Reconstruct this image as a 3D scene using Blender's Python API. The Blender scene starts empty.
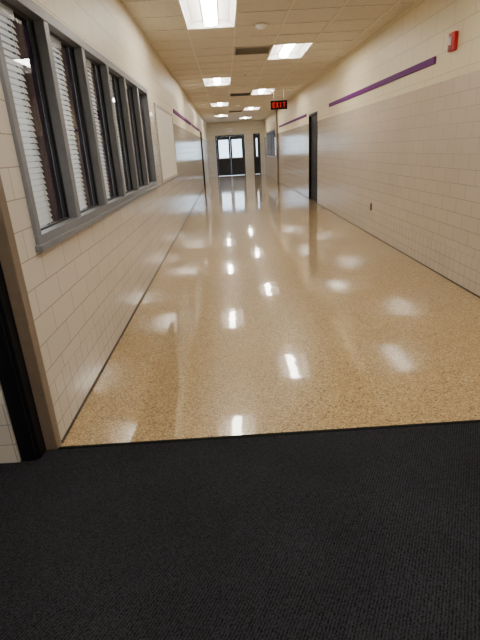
import bpy, bmesh, math, random
from mathutils import Matrix, Vector
random.seed(3)
S = bpy.context.scene
XL, XR, ZC, YE = -0.955, 2.26, 2.86, 27.5
G = 0.61

# ------------------------------------------------------------ materials
def new_mat(name):
    m = bpy.data.materials.new(name); m.use_nodes = True
    nt = m.node_tree
    return m, nt, nt.nodes['Principled BSDF']

def simple(name, col, rough=0.5, metal=0.0, coat=0.0, emit=None, es=0.0, noise=0.06, nscale=30, spec=0.5):
    m, nt, p = new_mat(name)
    p.inputs['Roughness'].default_value = rough
    p.inputs['Metallic'].default_value = metal
    p.inputs['Coat Weight'].default_value = coat
    p.inputs['Specular IOR Level'].default_value = spec
    n = nt.nodes.new('ShaderNodeTexNoise'); n.inputs['Scale'].default_value = nscale
    g = nt.nodes.new('ShaderNodeNewGeometry')
    nt.links.new(g.outputs['Position'], n.inputs['Vector'])
    r = nt.nodes.new('ShaderNodeValToRGB')
    r.color_ramp.elements[0].position = 0.3; r.color_ramp.elements[1].position = 0.7
    r.color_ramp.elements[0].color = tuple(c*(1-noise) for c in col)+(1,)
    r.color_ramp.elements[1].color = tuple(min(1, c*(1+noise)) for c in col)+(1,)
    nt.links.new(n.outputs['Fac'], r.inputs['Fac'])
    nt.links.new(r.outputs['Color'], p.inputs['Base Color'])
    if emit:
        p.inputs['Emission Color'].default_value = tuple(emit)+(1,)
        p.inputs['Emission Strength'].default_value = es
    return m

def math_node(nt, op, a, b=None):
    n = nt.nodes.new('ShaderNodeMath'); n.operation = op
    for i, v in enumerate((a, b)):
        if v is None: continue
        if isinstance(v, (int, float)): n.inputs[i].default_value = v
        else: nt.links.new(v, n.inputs[i])
    return n.outputs[0]

def mixc(nt, fac, a, b, typ='MIX'):
    n = nt.nodes.new('ShaderNodeMix'); n.data_type = 'RGBA'; n.blend_type = typ
    for k, v in ((0, fac), (6, a), (7, b)):
        if isinstance(v, (int, float)): n.inputs[k].default_value = v
        elif isinstance(v, tuple): n.inputs[k].default_value = v
        else: nt.links.new(v, n.inputs[k])
    return n.outputs[2]

def wall_mat(name, axis, low, up, rough_low=0.15):
    m, nt, p = new_mat(name)
    g = nt.nodes.new('ShaderNodeNewGeometry')
    s = nt.nodes.new('ShaderNodeSeparateXYZ'); nt.links.new(g.outputs['Position'], s.inputs[0])
    c = nt.nodes.new('ShaderNodeCombineXYZ')
    nt.links.new(s.outputs[axis], c.inputs[0]); nt.links.new(s.outputs[2], c.inputs[1])
    def brick(w, h, mort, off, smooth=0.1):
        b = nt.nodes.new('ShaderNodeTexBrick')
        b.offset = off; b.squash = 1.0
        b.inputs['Scale'].default_value = 1.0
        b.inputs['Brick Width'].default_value = w
        b.inputs['Row Height'].default_value = h
        b.inputs['Mortar Size'].default_value = mort
        b.inputs['Mortar Smooth'].default_value = smooth
        b.inputs['Bias'].default_value = 0
        b.inputs['Color1'].default_value = (1, 1, 1, 1)
        b.inputs['Color2'].default_value = (0.95, 0.95, 0.95, 1)
        b.inputs['Mortar'].default_value = (0.54, 0.51, 0.48, 1)
        nt.links.new(c.outputs[0], b.inputs['Vector'])
        return b
    b1 = brick(0.112, 0.112, 0.0025, 0.0)
    b2 = brick(0.305, 0.138, 0.0025, 0.5)
    b3 = brick(0.40, 0.2, 0.0045, 0.5, 0.5)
    b3.inputs['Mortar'].default_value = (0.68, 0.66, 0.63, 1)
    b3.inputs['Color2'].default_value = (0.97, 0.97, 0.97, 1)
    z = s.outputs[2]
    is2 = math_node(nt, 'GREATER_THAN', z, 0.336)
    is3 = math_node(nt, 'GREATER_THAN', z, 1.932)
    pat = mixc(nt, is3, mixc(nt, is2, b1.outputs['Color'], b2.outputs['Color']), b3.outputs['Color'])
    nz = nt.nodes.new('ShaderNodeTexNoise'); nz.inputs['Scale'].default_value = 2.5; nz.inputs['Detail'].default_value = 4
    nt.links.new(g.outputs['Position'], nz.inputs['Vector'])
    low_c = mixc(nt, nz.outputs['Fac'], tuple(x*0.95 for x in low)+(1,), tuple(min(1, x*1.05) for x in low)+(1,))
    base = mixc(nt, is3, low_c, tuple(up)+(1,))
    col = mixc(nt, 1.0, pat, base, 'MULTIPLY')
    nt.links.new(col, p.inputs['Base Color'])
    rr = math_node(nt, 'ADD', math_node(nt, 'MULTIPLY', is3, 0.33), rough_low)
    nt.links.new(rr, p.inputs['Roughness'])
    h = mixc(nt, is3, mixc(nt, is2, b1.outputs['Fac'], b2.outputs['Fac']), b3.outputs['Fac'])
    inv = math_node(nt, 'SUBTRACT', 1.0, h)
    nb = nt.nodes.new('ShaderNodeTexNoise'); nb.inputs['Scale'].default_value = 7
    nt.links.new(g.outputs['Position'], nb.inputs['Vector'])
    hh = math_node(nt, 'ADD', inv, math_node(nt, 'MULTIPLY', nb.outputs['Fac'], 0.6))
    bp = nt.nodes.new('ShaderNodeBump'); bp.inputs['Strength'].default_value = 0.4
    bp.inputs['Distance'].default_value = 0.0025
    nt.links.new(hh, bp.inputs['Height']); nt.links.new(bp.outputs[0], p.inputs['Normal'])
    return m

M_wallL = wall_mat('glazed_block_left', 1, (0.64, 0.585, 0.52), (0.73, 0.66, 0.51))
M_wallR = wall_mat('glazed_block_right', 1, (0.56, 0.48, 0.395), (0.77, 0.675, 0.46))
M_wallY = wall_mat('glazed_block_cross', 0, (0.66, 0.62, 0.57), (0.70, 0.64, 0.52))

def terrazzo():
    m, nt, p = new_mat('terrazzo_tan')
    g = nt.nodes.new('ShaderNodeNewGeometry')
    v = nt.nodes.new('ShaderNodeTexVoronoi'); v.inputs['Scale'].default_value = 150
    nt.links.new(g.outputs['Position'], v.inputs['Vector'])
    s = nt.nodes.new('ShaderNodeSeparateColor'); nt.links.new(v.outputs['Color'], s.inputs[0])
    r = nt.nodes.new('ShaderNodeValToRGB'); cr = r.color_ramp; cr.interpolation = 'CONSTANT'
    cr.elements[0].position = 0.0; cr.elements[0].color = (0.14, 0.08, 0.03, 1)
    cr.elements[1].position = 0.09; cr.elements[1].color = (0.32, 0.205, 0.085, 1)
    for pos, c in ((0.3, (0.43, 0.29, 0.125, 1)), (0.6, (0.51, 0.36, 0.165, 1)), (0.85, (0.64, 0.49, 0.27, 1))):
        e = cr.elements.new(pos); e.color = c
    nt.links.new(s.outputs[0], r.inputs[0])
    n = nt.nodes.new('ShaderNodeTexNoise'); n.inputs['Scale'].default_value = 0.9; n.inputs['Detail'].default_value = 3
    nt.links.new(g.outputs['Position'], n.inputs['Vector'])
    t = mixc(nt, n.outputs['Fac'], (0.92, 0.90, 0.86, 1), (1.05, 1.04, 1.02, 1))
    nt.links.new(mixc(nt, 1.0, r.outputs[0], t, 'MULTIPLY'), p.inputs['Base Color'])
    p.inputs['Roughness'].default_value = 0.34
    p.inputs['Coat Weight'].default_value = 1.0
    p.inputs['Coat IOR'].default_value = 1.6
    p.inputs['Coat Roughness'].default_value = 0.05
    n2 = nt.nodes.new('ShaderNodeTexNoise'); n2.inputs['Scale'].default_value = 3.5; n2.inputs['Detail'].default_value = 2.5
    nt.links.new(g.outputs['Position'], n2.inputs['Vector'])
    bp = nt.nodes.new('ShaderNodeBump'); bp.inputs['Strength'].default_value = 0.38; bp.inputs['Distance'].default_value = 0.005
    nt.links.new(n2.outputs['Fac'], bp.inputs['Height'])
    nt.links.new(bp.outputs[0], p.inputs['Coat Normal'])
    nt.links.new(bp.outputs[0], p.inputs['Normal'])
    return m
M_floor = terrazzo()

def carpet():
    m, nt, p = new_mat('ribbed_carpet')
    g = nt.nodes.new('ShaderNodeNewGeometry')
    mp = nt.nodes.new('ShaderNodeMapping'); mp.inputs['Rotation'].default_value = (0, 0, math.radians(28))
    nt.links.new(g.outputs['Position'], mp.inputs['Vector'])
    w = nt.nodes.new('ShaderNodeTexWave'); w.inputs['Scale'].default_value = 30; w.inputs['Distortion'].default_value = 4.5
    w.inputs['Detail'].default_value = 2; w.inputs['Detail Scale'].default_value = 4
    nt.links.new(mp.outputs[0], w.inputs['Vector'])
    v = nt.nodes.new('ShaderNodeTexVoronoi'); v.inputs['Scale'].default_value = 150
    nt.links.new(g.outputs['Position'], v.inputs['Vector'])
    n = nt.nodes.new('ShaderNodeTexNoise'); n.inputs['Scale'].default_value = 2.2; n.inputs['Detail'].default_value = 5
    nt.links.new(g.outputs['Position'], n.inputs['Vector'])
    h = math_node(nt, 'ADD', math_node(nt, 'MULTIPLY', w.outputs['Fac'], 0.6), math_node(nt, 'MULTIPLY', v.outputs['Distance'], 0.8))
    r = nt.nodes.new('ShaderNodeValToRGB')
    r.color_ramp.elements[0].position = 0.2; r.color_ramp.elements[0].color = (0.0015, 0.0015, 0.002, 1)
    r.color_ramp.elements[1].position = 0.95; r.color_ramp.elements[1].color = (0.036, 0.037, 0.045, 1)
    nt.links.new(h, r.inputs[0])
    t = mixc(nt, n.outputs['Fac'], (0.55, 0.55, 0.55, 1), (1.3, 1.3, 1.3, 1))
    nt.links.new(mixc(nt, 1.0, r.outputs[0], t, 'MULTIPLY'), p.inputs['Base Color'])
    p.inputs['Roughness'].default_value = 0.95
    p.inputs['Specular IOR Level'].default_value = 0.1
    bp = nt.nodes.new('ShaderNodeBump'); bp.inputs['Strength'].default_value = 0.8; bp.inputs['Distance'].default_value = 0.005
    nt.links.new(h, bp.inputs['Height']); nt.links.new(bp.outputs[0], p.inputs['Normal'])
    return m
M_carpet = carpet()

def ceil_mat():
    m, nt, p = new_mat('acoustic_tile')
    g = nt.nodes.new('ShaderNodeNewGeometry')
    n = nt.nodes.new('ShaderNodeTexNoise'); n.inputs['Scale'].default_value = 140; n.inputs['Detail'].default_value = 2
    nt.links.new(g.outputs['Position'], n.inputs['Vector'])
    r = nt.nodes.new('ShaderNodeValToRGB')
    r.color_ramp.elements[0].position = 0.36; r.color_ramp.elements[0].color = (0.52, 0.47, 0.39, 1)
    r.color_ramp.elements[1].position = 0.5; r.color_ramp.elements[1].color = (0.79, 0.74, 0.64, 1)
    nt.links.new(n.outputs['Fac'], r.inputs[0]); nt.links.new(r.outputs[0], p.inputs['Base Color'])
    p.inputs['Roughness'].default_value = 0.9
    return m
M_ceil = ceil_mat()

def glass_mat():
    m = bpy.data.materials.new('window_glass'); m.use_nodes = True
    nt = m.node_tree; nt.nodes.clear()
    o = nt.nodes.new('ShaderNodeOutputMaterial')
    t = nt.nodes.new('ShaderNodeBsdfTransparent'); t.inputs[0].default_value = (0.93, 0.96, 0.95, 1)
    gl = nt.nodes.new('ShaderNodeBsdfGlossy'); gl.inputs['Roughness'].default_value = 0.01
    f = nt.nodes.new('ShaderNodeFresnel'); f.inputs[0].default_value = 1.45
    mx = nt.nodes.new('ShaderNodeMixShader')
    nt.links.new(f.outputs[0], mx.inputs[0]); nt.links.new(t.outputs[0], mx.inputs[1]); nt.links.new(gl.outputs[0], mx.inputs[2])
    nt.links.new(mx.outputs[0], o.inputs[0])
    return m
M_glass = glass_mat()

def blind_mat():
    m = bpy.data.materials.new('blind_slat'); m.use_nodes = True
    nt = m.node_tree; nt.nodes.clear()
    o = nt.nodes.new('ShaderNodeOutputMaterial')
    n = nt.nodes.new('ShaderNodeTexNoise'); n.inputs['Scale'].default_value = 6
    g = nt.nodes.new('ShaderNodeNewGeometry'); nt.links.new(g.outputs['Position'], n.inputs['Vector'])
    col = mixc(nt, n.outputs['Fac'], (0.74, 0.74, 0.73, 1), (0.82, 0.82, 0.82, 1))
    d = nt.nodes.new('ShaderNodeBsdfDiffuse'); t = nt.nodes.new('ShaderNodeBsdfTranslucent')
    nt.links.new(col, d.inputs[0]); nt.links.new(col, t.inputs[0])
    mx = nt.nodes.new('ShaderNodeMixShader'); mx.inputs[0].default_value = 0.25
    nt.links.new(d.outputs[0], mx.inputs[1]); nt.links.new(t.outputs[0], mx.inputs[2])
    nt.links.new(mx.outputs[0], o.inputs[0])
    return m
M_blind = blind_mat()

M_grid = simple('tbar_paint', (0.80, 0.76, 0.67), 0.5)
M_frame = simple('slate_frame_paint', (0.185, 0.19, 0.21), 0.45, spec=0.3)
M_frame_d = simple('gasket_black', (0.02, 0.02, 0.022), 0.4)
M_curtain = simple('dark_purple_fabric', (0.022, 0.012, 0.040), 0.85, spec=0.1)
M_purple = simple('purple_paint', (0.115, 0.010, 0.145), 0.6, spec=0.12)
M_black = simple('black_paint', (0.006, 0.006, 0.008), 0.5, spec=0.15)
M_enddoor = simple('end_door_paint', (0.022, 0.022, 0.024), 0.4, spec=0.3)
M_taupe = simple('bronze_taupe_metal', (0.18, 0.135, 0.095), 0.4)
M_alu = simple('aluminium', (0.6, 0.6, 0.6), 0.3, 1.0)
M_board = simple('white_board_surface', (0.80, 0.79, 0.75), 0.6, spec=0.3)
M_boardtrim = simple('board_trim', (0.42, 0.40, 0.37), 0.5)
M_red = simple('alarm_red', (0.50, 0.008, 0.010), 0.35, spec=0.3)
M_lens = simple('clear_lens', (0.8, 0.8, 0.82), 0.1, coat=1)
M_led = simple('exit_letter_red', (0.5, 0.01, 0.01), 0.4, emit=(1, 0.015, 0.01), es=0.7)
M_white = simple('white_enamel', (0.86, 0.85, 0.83), 0.45)
M_lamp = simple('lamp_diffuser', (0.9, 0.9, 0.88), 0.5, emit=(1.0, 0.935, 0.82), es=52)
M_grille = simple('grille_grey', (0.50, 0.47, 0.40), 0.5)
M_grille_d = simple('grille_dark', (0.22, 0.21, 0.19), 0.5)
M_office = simple('office_paint', (0.40, 0.40, 0.41), 0.8)
M_rubber = simple('rubber_black', (0.006, 0.006, 0.006), 0.8, spec=0.1)
M_pave = simple('pavement', (0.35, 0.36, 0.37), 0.9, noise=0.2, nscale=4)
M_base = simple('base_dark', (0.05, 0.042, 0.035), 0.5)
M_outlet = simple('outlet_brown', (0.035, 0.028, 0.022), 0.5, spec=0.3)

# ------------------------------------------------------------ helpers
def box(bm, x0, x1, y0, y1, z0, z1, mi=0):
    x0, x1 = min(x0, x1), max(x0, x1); y0, y1 = min(y0, y1), max(y0, y1); z0, z1 = min(z0, z1), max(z0, z1)
    v = [bm.verts.new(c) for c in ((x0,y0,z0),(x1,y0,z0),(x1,y1,z0),(x0,y1,z0),(x0,y0,z1),(x1,y0,z1),(x1,y1,z1),(x0,y1,z1))]
    for f in ((0,3,2,1),(4,5,6,7),(0,1,5,4),(1,2,6,5),(2,3,7,6),(3,0,4,7)):
        bm.faces.new([v[i] for i in f]).material_index = mi

def quad(bm, pts, mi=0):
    bm.faces.new([bm.verts.new(p) for p in pts]).material_index = mi

def lathe(bm, cx, cy, prof, seg=24, mi=0):
    rings = []
    for r, z in prof:
        rings.append([bm.verts.new((cx+r*math.cos(2*math.pi*i/seg), cy+r*math.sin(2*math.pi*i/seg), z)) for i in range(seg)])
    for a, b in zip(rings, rings[1:]):
        for i in range(seg):
            f = bm.faces.new((a[i], a[(i+1) % seg], b[(i+1) % seg], b[i])); f.material_index = mi; f.smooth = True
    f = bm.faces.new(rings[-1]); f.material_index = mi

def cyl(bm, p0, p1, r, seg=12, mi=0):
    p0, p1 = Vector(p0), Vector(p1); d = (p1-p0).normalized()
    a = d.orthogonal().normalized(); b = d.cross(a)
    R = [[bm.verts.new(p+a*r*math.cos(2*math.pi*i/seg)+b*r*math.sin(2*math.pi*i/seg)) for i in range(seg)] for p in (p0, p1)]
    for i in range(seg):
        f = bm.faces.new((R[0][i], R[0][(i+1) % seg], R[1][(i+1) % seg], R[1][i])); f.material_index = mi; f.smooth = True
    bm.faces.new(R[0][::-1]).material_index = mi; bm.faces.new(R[1]).material_index = mi

def obj(name, bm, mats, parent=None, bevel=0.0):
    bmesh.ops.recalc_face_normals(bm, faces=bm.faces)
    me = bpy.data.meshes.new(name); bm.to_mesh(me); bm.free()
    for m in (mats if isinstance(mats, (list, tuple)) else [mats]): me.materials.append(m)
    o = bpy.data.objects.new(name, me); S.collection.objects.link(o)
    if parent: o.parent = parent
    if bevel:
        b = o.modifiers.new('bevel', 'BEVEL'); b.width = bevel; b.segments = 2; b.limit_method = 'ANGLE'
    return o

def empty(name):
    e = bpy.data.objects.new(name, None); S.collection.objects.link(e); return e

def wall_with_holes(name, fixed_axis, f0, f1, a0, a1, z0, z1, holes, mat):
    bm = bmesh.new()
    def bx(p, q, u, w):
        if q-p < 1e-4 or w-u < 1e-4: return
        if fixed_axis == 'x': box(bm, f0, f1, p, q, u, w)
        else: box(bm, p, q, f0, f1, u, w)
    cur = a0
    for (p, q, u, w) in sorted(holes):
        bx(cur, p, z0, z1); bx(p, q, z0, u); bx(p, q, w, z1); cur = q
    bx(cur, a1, z0, z1)
    return obj(name, bm, mat)

# ------------------------------------------------------------ shell
W0, W1, WZ0, WZ1 = 2.25, 6.45, 1.0, 2.17
wall_with_holes('wall_left', 'x', XL-0.2, XL, 2.05, YE+0.2, 0, ZC+0.1,
    [(W0, W1, WZ0, WZ1), (19.7, 20.8, 0, 2.17)], M_wallL)
wall_with_holes('wall_right', 'x', XR, XR+0.2, -2.44, YE+0.2, 0, ZC+0.1,
    [(11.85, 13.0, 0, 2.15), (21.6, 26.2, 0.95, 2.15)], M_wallR)
wall_with_holes('wall_end', 'y', YE, YE+0.2, XL, XR, 0, ZC+0.1, [(-0.5, 1.12, 0, 2.17), (1.62, 2.0, 0, 2.17)], M_wallY)
bm = bmesh.new(); box(bm, -3.05, -1.11, 1.9, 2.05, 0, ZC+0.1); obj('wall_entry_front', bm, M_wallY)
bm = bmesh.new(); box(bm, -3.25, -3.05, -2.44, 2.05, 0, ZC+0.1); obj('wall_entry_left', bm, M_wallL)
bm = bmesh.new(); box(bm, -3.25, XR+0.2, -2.64, -2.44, 0, ZC+0.1); obj('wall_back', bm, M_wallY)
bm = bmesh.new(); box(bm, -3.25, XR+0.2, -2.64, YE+0.2, -0.12, 0); obj('floor', bm, M_floor)
bm = bmesh.new(); box(bm, -3.05, XR, -2.44, 2.0, 0, 0.008); obj('entry_carpet', bm, M_carpet)
bm = bmesh.new()
quad(bm, [(-1.0, 1.995, 0.010), (XR, 1.995, 0.010), (XR, 2.02, 0.001), (-0.955, 2.02, 0.001)])
box(bm, -1.0, XR, 1.985, 1.997, 0, 0.010)
obj('trim_1', bm, M_rubber)
bm = bmesh.new(); box(bm, XL, XL+0.006, 2.05, 19.7, 0, 0.016); box(bm, XL, XL+0.006, 20.8, YE, 0, 0.016); obj('dark_base_strip_left', bm, M_base)  # thin dark strip along the foot of the left wall
bm = bmesh.new(); box(bm, XR-0.006, XR, 2.05, 11.85, 0, 0.012); box(bm, XR-0.006, XR, 13.0, YE, 0, 0.012); obj('dark_base_strip_right', bm, M_base)  # same thin dark line on the right side

# cased opening frame
fr = empty('cased_opening_frame')
bm = bmesh.new()
box(bm, -1.012, XL+0.002, 1.985, 2.05, 0, 2.2)
box(bm, -1.012, XR, 1.985, 2.05, 2.2, 2.25)
obj('jamb_and_head', bm, M_taupe, fr, 0.004)
bm = bmesh.new()
box(bm, -1.11, -1.012, 1.92, 2.02, 0, 2.25)
box(bm, -1.105, -1.03, 1.905, 1.92, 0, 2.25)
obj('gasket_side', bm, M_black, fr, 0.003)
bm = bmesh.new(); box(bm, -1.11, XR, 1.99, 2.05, 2.25, ZC); obj('wall_header', bm, M_wallY)

# ------------------------------------------------------------ ceiling
lights = [(-0.08, 0.61), (1.14, -1.22)] + [(-0.08, 6.10+5.49*i) for i in range(4)] + [(1.14, 3.05+5.49*i) for i in range(5) if 3.05+5.49*i < 26.5]
def in_light(x, y):
    return any(abs(x-lx) < 0.3 and abs(y-ly) < 0.6 for lx, ly in lights)
xs = [-0.385+G*i for i in range(-5, 5)]
xs = [max(a, -3.05) for a in xs if a > -3.6] + [XR]
ys = [G*i for i in range(-4, 46)]
ys = [y for y in ys if y < YE] + [YE]
bm = bmesh.new()
for i in range(len(xs)-1):
    for j in range(len(ys)-1):
        x0, x1, y0, y1 = xs[i], xs[i+1], ys[j], ys[j+1]
        if x1-x0 < 0.01: continue
        if in_light((x0+x1)/2, (y0+y1)/2) and x1-x0 > 0.6: continue
        quad(bm, [(x0, y0, ZC), (x0, y1, ZC), (x1, y1, ZC), (x1, y0, ZC)])
obj('ceiling', bm, M_ceil)
bm = bmesh.new()
for xx in xs[1:-1]:
    box(bm, xx-0.011, xx+0.011, -2.44, (1.9 if xx < XL-0.03 else YE), ZC-0.007, ZC-0.0005)
for yy in ys[1:-1]:
    segs = [((-3.05 if yy < 1.9 else XL), XR)]
    for lx, ly in lights:
        if abs(yy-ly) < 0.55:
            ns = []
            for a, b in segs:
                if a < lx-0.3 and b > lx+0.3: ns += [(a, lx-0.305), (lx+0.305, b)]
                else: ns.append((a, b))
            segs = ns
    for a, b in segs: box(bm, a, b, yy-0.011, yy+0.011, ZC-0.0075, ZC-0.001)
obj('ceiling_grid', bm, M_grid)

def troffer(cx, cy):
    e = empty('ceiling_troffer_light'); e.location = (cx, cy, ZC)
    hw, hl, d = 0.305, 0.61, 0.085
    bm = bmesh.new()
    for s in (-1, 1):
        prof = [(hw, 0), (hw-0.015, 0.0), (hw-0.02, 0.012), (0.24, 0.045), (0.17, 0.07), (0.11, d), (0.0, d)]
        for (a, za), (b, zb) in zip(prof, prof[1:]):
            quad(bm, [(s*a, -hl, za), (s*a, hl, za), (s*b, hl, zb), (s*b, -hl, zb)])
    for s in (-1, 1):
        quad(bm, [(-hw, s*hl, 0), (hw, s*hl, 0), (hw, s*(hl-0.001), d+0.01), (-hw, s*(hl-0.001), d+0.01)])
        quad(bm, [(-hw, s*hl, 0), (hw, s*hl, 0), (hw, s*(hl-0.015), 0), (-hw, s*(hl-0.015), 0)])
    obj('reflector_pan', bm, M_white, e)
    bm = bmesh.new()
    n = 10; w = 0.08
    pts = [(w*math.cos(math.pi*i/n), d-0.008-0.072*math.sin(math.pi*i/n)) for i in range(n+1)]
    L = hl-0.03
    for (a, za), (b, zb) in zip(pts, pts[1:]):
        quad(bm, [(a, -L, za), (a, L, za), (b, L, zb), (b, -L, zb)])
    bm.faces.new([bm.verts.new((a, -L, z)) for a, z in pts]); bm.faces.new([bm.verts.new((a, L, z)) for a, z in pts])
    obj('lamp_basket', bm, M_lamp, e)
    bm = bmesh.new()
    for s in (-1, 1):
        box(bm, s*(w+0.004), s*(w+0.01), -L, L, d-0.012, d)
    for yy in (-L-0.005, L+0.005):
        box(bm, -w-0.01, w+0.01, yy-0.004, yy+0.004, 0.004, d)
    obj('basket_rails', bm, M_white, e)
for lx, ly in lights: troffer(lx, ly)

def vent(cx, cy, mat):
    bm = bmesh.new(); h = 0.295
    for a in (-1, 1):
        box(bm, cx+a*h, cx+a*(h-0.03), cy-h, cy+h, ZC-0.018, ZC-0.008)
        box(bm, cx-h, cx+h, cy+a*h, cy+a*(h-0.03), ZC-0.018, ZC-0.008)
    for i in range(18):
        yy = cy-h+0.04+i*0.031
        quad(bm, [(cx-h+0.03, yy, ZC-0.018), (cx+h-0.03, yy, ZC-0.018), (cx+h-0.03, yy+0.02, ZC-0.009), (cx-h+0.03, yy+0.02, ZC-0.009)])
    obj('ceiling_vent_grille', bm, mat)
vent(0.53, 8.235, M_grille); vent(0.53, 14.335, M_grille_d); vent(0.53, 20.4, M_grille)
def detector(cx, cy):
    bm = bmesh.new()
    lathe(bm, cx, cy, [(0.085, ZC-0.008), (0.085, ZC-0.022), (0.07, ZC-0.034), (0.055, ZC-0.037), (0.05, ZC-0.052), (0.03, ZC-0.058), (0.005, ZC-0.059)])
    obj('smoke_detector', bm, M_white)
detector(0.55, 6.67); detector(0.55, 17.7)
def sprinkler(cx, cy):
    bm = bmesh.new()
    lathe(bm, cx, cy, [(0.035, ZC-0.008), (0.03, ZC-0.014), (0.01, ZC-0.016), (0.008, ZC-0.035), (0.02, ZC-0.037), (0.02, ZC-0.04), (0.002, ZC-0.041)], 16)
    obj('sprinkler_head', bm, M_alu)
for yy in (4.0, 10.7, 12.5, 16.2): sprinkler(0.53, yy)

# ------------------------------------------------------------ left ribbon window
win = empty('window_1')
fx = XL+0.018
bays = [W0+0.7*i for i in range(7)]
bm = bmesh.new()
gx = XL-0.045
mh = 0.036
box(bm, gx-0.03, fx, W0, W1, WZ0, WZ0+0.055)
box(bm, gx-0.03, fx, W0, W1, WZ1-0.055, WZ1)
box(bm, gx-0.03, fx, W0, W0+0.055, WZ0+0.055, WZ1-0.055)
box(bm, gx-0.03, fx, W1-0.055, W1, WZ0+0.055, WZ1-0.055)
for b in bays[1:-1]:
    box(bm, gx-0.03, fx-0.004, b-mh, b+mh, WZ0+0.055, WZ1-0.055)
box(bm, XL, fx+0.02, W0-0.02, W1+0.02, WZ0-0.02, WZ0+0.012)
obj('frame', bm, M_frame, win, 0.003)
bm = bmesh.new()
for b0, b1 in zip(bays, bays[1:]):
    for (p, q, u, w) in ((b0+mh, b0+mh+0.01, WZ0+0.055, WZ1-0.055), (b1-mh-0.01, b1-mh, WZ0+0.055, WZ1-0.055), (b0+mh, b1-mh, WZ0+0.055, WZ0+0.065), (b0+mh, b1-mh, WZ1-0.065, WZ1-0.055)):
        box(bm, gx-0.008, gx+0.008, p, q, u, w)
obj('glazing_bead', bm, M_frame_d, win)
bm = bmesh.new()
quad(bm, [(gx, W0, WZ0+0.03), (gx, W1, WZ0+0.03), (gx, W1, WZ1-0.03), (gx, W0, WZ1-0.03)])
obj('glass', bm, M_glass, win)
bm = bmesh.new()
for b0 in bays[:-1]:
    z = WZ0+0.07
    while z < WZ1-0.1:
        quad(bm, [(gx-0.012, b0+0.03, z), (gx-0.012, b0+0.44, z), (gx-0.024, b0+0.44, z+0.026), (gx-0.024, b0+0.03, z+0.026)])
        z += 0.03
    box(bm, gx-0.045, gx-0.010, b0+0.03, b0+0.44, WZ1-0.1, WZ1-0.06)
    for yy in (b0+0.1, b0+0.38):
        cyl(bm, (gx-0.010, yy, WZ0+0.06), (gx-0.010, yy, WZ1-0.09), 0.0015, 6)
obj('venetian_blinds', bm, M_blind, win)
bm = bmesh.new()
for b0 in bays[:-1]:
    n = 36; prev = None
    for i in range(n+1):
        yy = b0+0.43+0.27*i/n; xx = gx-0.045+0.013*math.sin(i*1.4)
        cur = (bm.verts.new((xx, yy, WZ0+0.03)), bm.verts.new((xx, yy, WZ1-0.03)))
        if prev: bm.faces.new((prev[0], cur[0], cur[1], prev[1])).smooth = True
        prev = cur
obj('curtains', bm, M_curtain, win)
bm = bmesh.new()
for q in ([(-3.6, 2.1, 0.1), (-3.6, 7.0, 0.1), (-3.6, 7.0, 2.8), (-3.6, 2.1, 2.8)],
          [(-3.6, 2.1, 0.1), (-1.16, 2.1, 0.1), (-1.16, 2.1, 2.8), (-3.6, 2.1, 2.8)],
          [(-3.6, 7.0, 0.1), (-1.16, 7.0, 0.1), (-1.16, 7.0, 2.8), (-3.6, 7.0, 2.8)],
          [(-3.6, 2.1, 0.1), (-1.16, 2.1, 0.1), (-1.16, 7.0, 0.1), (-3.6, 7.0, 0.1)],
          [(-3.6, 2.1, 2.8), (-1.16, 2.1, 2.8), (-1.16, 7.0, 2.8), (-3.6, 7.0, 2.8)]):
    quad(bm, q)
obj('wall_office', bm, M_office)
ld = bpy.data.lights.new('blind_fill_light', 'AREA'); ld.shape = 'RECTANGLE'; ld.size = 1.2; ld.size_y = 3.6
ld.energy = 150; ld.color = (0.95, 0.97, 1.0)  # added fill lamp behind the window, brightens the translucent blinds
lo = bpy.data.objects.new('blind_fill_light', ld); S.collection.objects.link(lo); lo.location = (-2.4, 4.4, 2.75)

bb = empty('wall_whiteboard')
bm = bmesh.new(); box(bm, XL+0.001, XL+0.012, 7.05, 9.25, 1.02, 2.04); obj('panel', bm, M_board, bb)
bm = bmesh.new()
for r in ((7.02, 7.06, 0.99, 2.07), (9.24, 9.28, 0.99, 2.07), (7.06, 9.24, 0.99, 1.03), (7.06, 9.24, 2.03, 2.07)):
    box(bm, XL+0.001, XL+0.020, *r)
obj('border', bm, M_boardtrim, bb, 0.002)
def strip(name, x0, x1, y0, y1):
    bm = bmesh.new(); box(bm, x0, x1, y0, y1, 2.125, 2.195); obj(name, bm, M_purple, None, 0.003)
strip('purple_wall_rail', XR-0.02, XR, 5.34, 10.5)
strip('purple_wall_rail', XR-0.02, XR, 13.4, 20.0)
strip('purple_wall_rail', XL, XL+0.02, 9.7, 14.6)
strip('purple_wall_rail', XL, XL+0.02, 15.2, 19.2)

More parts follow.
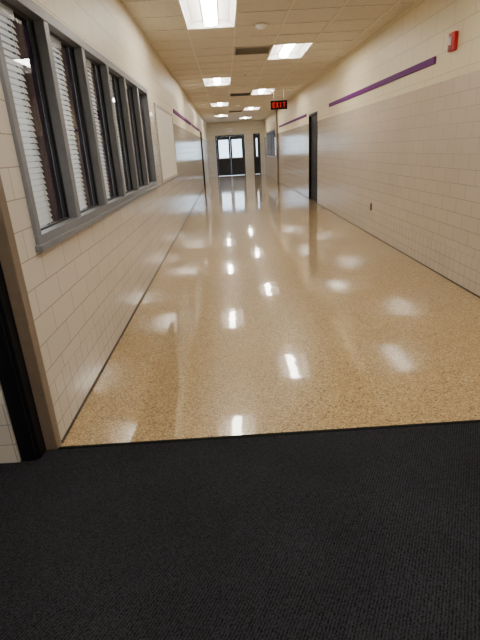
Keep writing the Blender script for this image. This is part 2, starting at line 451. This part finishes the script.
# ------------------------------------------------------------ doors
def side_door(name, xw, sgn, y0, y1, zt):
    e = empty(name); f = 0.05
    bm = bmesh.new()
    a, b = xw-sgn*0.012, xw+sgn*0.12
    box(bm, a, b, y0, y0+f, 0, zt); box(bm, a, b, y1-f, y1, 0, zt); box(bm, a, b, y0+f, y1-f, zt-f, zt)
    obj('frame', bm, M_black, e, 0.003)
    bm = bmesh.new()
    box(bm, xw+sgn*0.04, xw+sgn*0.085, y0+f+0.003, y1-f-0.003, 0.008, zt-f-0.003)
    obj('leaf', bm, M_black, e, 0.002)
    bm = bmesh.new()
    yk = y0+f+0.07
    cyl(bm, (xw+sgn*0.04, yk, 1.0), (xw-sgn*0.02, yk, 1.0), 0.012)
    cyl(bm, (xw-sgn*0.02, yk-0.01, 1.0), (xw-sgn*0.02, yk+0.12, 1.0), 0.010)
    box(bm, xw+sgn*0.04, xw+sgn*0.034, yk-0.03, yk+0.03, 0.9, 1.1)
    for zz in (0.25, 1.05, 1.9):
        cyl(bm, (xw+sgn*0.032, y1-f, zz-0.05), (xw+sgn*0.032, y1-f, zz+0.05), 0.008)
    obj('lever_and_hinges', bm, M_enddoor, e)
side_door('door_1', XR, 1, 11.85, 13.0, 2.15)
side_door('door_2', XL, -1, 19.7, 20.8, 2.17)

def end_doors(name, x0, x1, leaves, st=0.1):
    e = empty(name); y = YE; f = 0.06; zt = 2.17
    bm = bmesh.new()
    box(bm, x0, x0+f, y-0.015, y+0.12, 0, zt); box(bm, x1-f, x1, y-0.015, y+0.12, 0, zt); box(bm, x0+f, x1-f, y-0.015, y+0.12, zt-f, zt)
    obj('frame', bm, M_enddoor, e, 0.003)
    w = (x1-x0-2*f)/leaves
    bl = bmesh.new(); bg = bmesh.new(); bh = bmesh.new()
    for i in range(leaves):
        a = x0+f+w*i+0.003; b = a+w-0.006
        zb, ztp = 0.98, 1.93
        box(bl, a, a+st, y+0.03, y+0.075, 0.01, zt-f-0.003); box(bl, b-st, b, y+0.03, y+0.075, 0.01, zt-f-0.003)
        box(bl, a+st, b-st, y+0.03, y+0.075, 0.01, zb); box(bl, a+st, b-st, y+0.03, y+0.075, ztp, zt-f-0.003)
        quad(bg, [(a+st, y+0.05, zb), (b-st, y+0.05, zb), (b-st, y+0.05, ztp), (a+st, y+0.05, ztp)])
        box(bh, a+0.05, b-0.05, y-0.03, y-0.005, 0.93, 0.98)
        box(bh, a+0.05, a+0.1, y-0.03, y+0.03, 0.92, 0.99); box(bh, b-0.1, b-0.05, y-0.03, y+0.03, 0.92, 0.99)
    obj('leaves', bl, M_enddoor, e); obj('glass', bg, M_glass, e); obj('panic_bars', bh, M_alu, e)
end_doors('door_3', -0.5, 1.12, 2)
end_doors('door_4', 1.62, 2.0, 1, 0.09)

w2 = empty('added_daylight_window')  # window added in the tile wall to bring bluish daylight to the far end
bm = bmesh.new()
for r in ((21.6, 21.66, 0.95, 2.15), (26.14, 26.2, 0.95, 2.15), (21.66, 26.14, 0.95, 1.01), (21.66, 26.14, 2.09, 2.15), (23.1, 23.15, 1.01, 2.09), (24.6, 24.65, 1.01, 2.09)):
    box(bm, XR-0.01, XR+0.1, *r)
obj('frame', bm, M_frame, w2, 0.003)
bm = bmesh.new(); quad(bm, [(XR+0.06, 21.6, 1.0), (XR+0.06, 26.2, 1.0), (XR+0.06, 26.2, 2.1), (XR+0.06, 21.6, 2.1)]); obj('glass', bm, M_glass, w2)
bm = bmesh.new(); box(bm, -40, 40, YE+0.2, 90, -0.15, -0.03); box(bm, XR+0.2, 40, 15, YE+0.2, -0.15, -0.03); obj('ground', bm, M_pave)

bm = bmesh.new()
box(bm, XR-0.07, XR, 20.5, 20.62, 0.0, 2.84)
box(bm, XR-0.08, XR, 20.48, 20.64, 0.0, 0.15)
obj('wall_pilaster_guard', bm, M_taupe, None, 0.004)

# ------------------------------------------------------------ small fixtures
fa = empty('fire_alarm_strobe')
bm = bmesh.new(); yc, zc = 4.94, 2.25
box(bm, XR-0.045, XR, yc-0.06, yc+0.06, zc-0.08, zc+0.08); obj('housing', bm, M_red, fa, 0.008)
bm = bmesh.new(); box(bm, XR-0.07, XR-0.044, yc-0.018, yc+0.018, zc-0.03, zc+0.045); obj('strobe_lens', bm, M_lens, fa, 0.006)
bm = bmesh.new()
for i in range(5): box(bm, XR-0.048, XR-0.044, yc-0.04, yc+0.04, zc-0.07+i*0.007, zc-0.067+i*0.007)
obj('horn_slots', bm, M_frame_d, fa)
eo = empty('wall_outlet')
bm = bmesh.new(); box(bm, XR-0.008, XR, 7.295, 7.365, 0.375, 0.485); obj('cover_plate', bm, M_outlet, eo, 0.003)
bm = bmesh.new()
for zz in (0.405, 0.455): box(bm, XR-0.011, XR-0.007, 7.313, 7.347, zz-0.015, zz+0.015)
obj('receptacles', bm, M_base, eo, 0.002)

def exit_sign(cx, cy, cz, w, h, dep, mat_h, mat_l, hang):
    e = empty('exit_sign')
    bm = bmesh.new(); box(bm, cx-w/2, cx+w/2, cy, cy+dep, cz-h/2, cz+h/2); obj('housing', bm, mat_h, e, 0.006)
    bm = bmesh.new()
    lh = h*0.55; lw = w*0.15; t = w*0.036; y0, y1 = cy-0.005, cy-0.0005
    zb = cz-lh/2
    for k, L_ in enumerate('EXIT'):
        bx = cx-w*0.38+k*w*0.205
        if L_ == 'E':
            box(bm, bx, bx+t, y0, y1, zb, zb+lh)
            for q in (0, (lh-t)/2, lh-t): box(bm, bx+t, bx+lw, y0, y1, zb+q, zb+q+t)
        elif L_ == 'X':
            quad(bm, [(bx, y0, zb), (bx+t, y0, zb), (bx+lw, y0, zb+lh), (bx+lw-t, y0, zb+lh)])
            quad(bm, [(bx+lw-t, y0-0.0005, zb), (bx+lw, y0-0.0005, zb), (bx+t, y0-0.0005, zb+lh), (bx, y0-0.0005, zb+lh)])
        elif L_ == 'I': box(bm, bx+lw/2-t/2, bx+lw/2+t/2, y0, y1, zb, zb+lh)
        else:
            box(bm, bx+lw/2-t/2, bx+lw/2+t/2, y0, y1, zb, zb+lh-t); box(bm, bx, bx+lw, y0, y1, zb+lh-t, zb+lh)
    obj('letters', bm, mat_l, e)
    if hang:
        bm = bmesh.new()
        for a in (-w*0.3, w*0.3):
            cyl(bm, (cx+a, cy+dep/2, cz+h/2), (cx+a, cy+dep/2, ZC-0.006), 0.008)
            lathe(bm, cx+a, cy+dep/2, [(0.03, ZC-0.008), (0.03, ZC-0.016), (0.01, ZC-0.018)], 12)
        obj('hanger_rods', bm, M_white, e)
exit_sign(1.53, 13.5, 2.46, 0.45, 0.22, 0.06, M_black, M_led, True)
exit_sign(0.31, YE-0.06, 2.42, 0.32, 0.2, 0.06, M_white, M_red, False)

# ------------------------------------------------------------ world
w = bpy.data.worlds.new('daylight'); S.world = w; w.use_nodes = True
nt = w.node_tree; bg = nt.nodes['Background']
tc = nt.nodes.new('ShaderNodeTexCoord'); sp = nt.nodes.new('ShaderNodeSeparateXYZ')
nt.links.new(tc.outputs['Generated'], sp.inputs[0])
r = nt.nodes.new('ShaderNodeValToRGB')
r.color_ramp.elements[0].position = 0.0; r.color_ramp.elements[0].color = (0.66, 0.83, 1.0, 1)
r.color_ramp.elements[1].position = 0.6; r.color_ramp.elements[1].color = (0.42, 0.62, 1.0, 1)
nt.links.new(sp.outputs[2], r.inputs[0]); nt.links.new(r.outputs[0], bg.inputs[0])
bg.inputs[1].default_value = 4.5

# ------------------------------------------------------------ camera
cam = bpy.data.cameras.new('camera'); co = bpy.data.objects.new('camera', cam); S.collection.objects.link(co)
cam.sensor_fit = 'VERTICAL'; cam.sensor_height = 36; cam.sensor_width = 27
cam.lens = 455/640*36; cam.clip_start = 0.05; cam.clip_end = 300
Y = Vector((-0.0309, 0.3498, -0.9363)).normalized()
Z = Vector((-0.0542, 0.9348, 0.3511)); Z = (Z-Y*Z.dot(Y)).normalized()
X = Y.cross(Z)
R = Matrix((X, Y, Z)).to_4x4()
co.matrix_world = Matrix.Translation((0, 0, 1.4)) @ R
S.camera = co
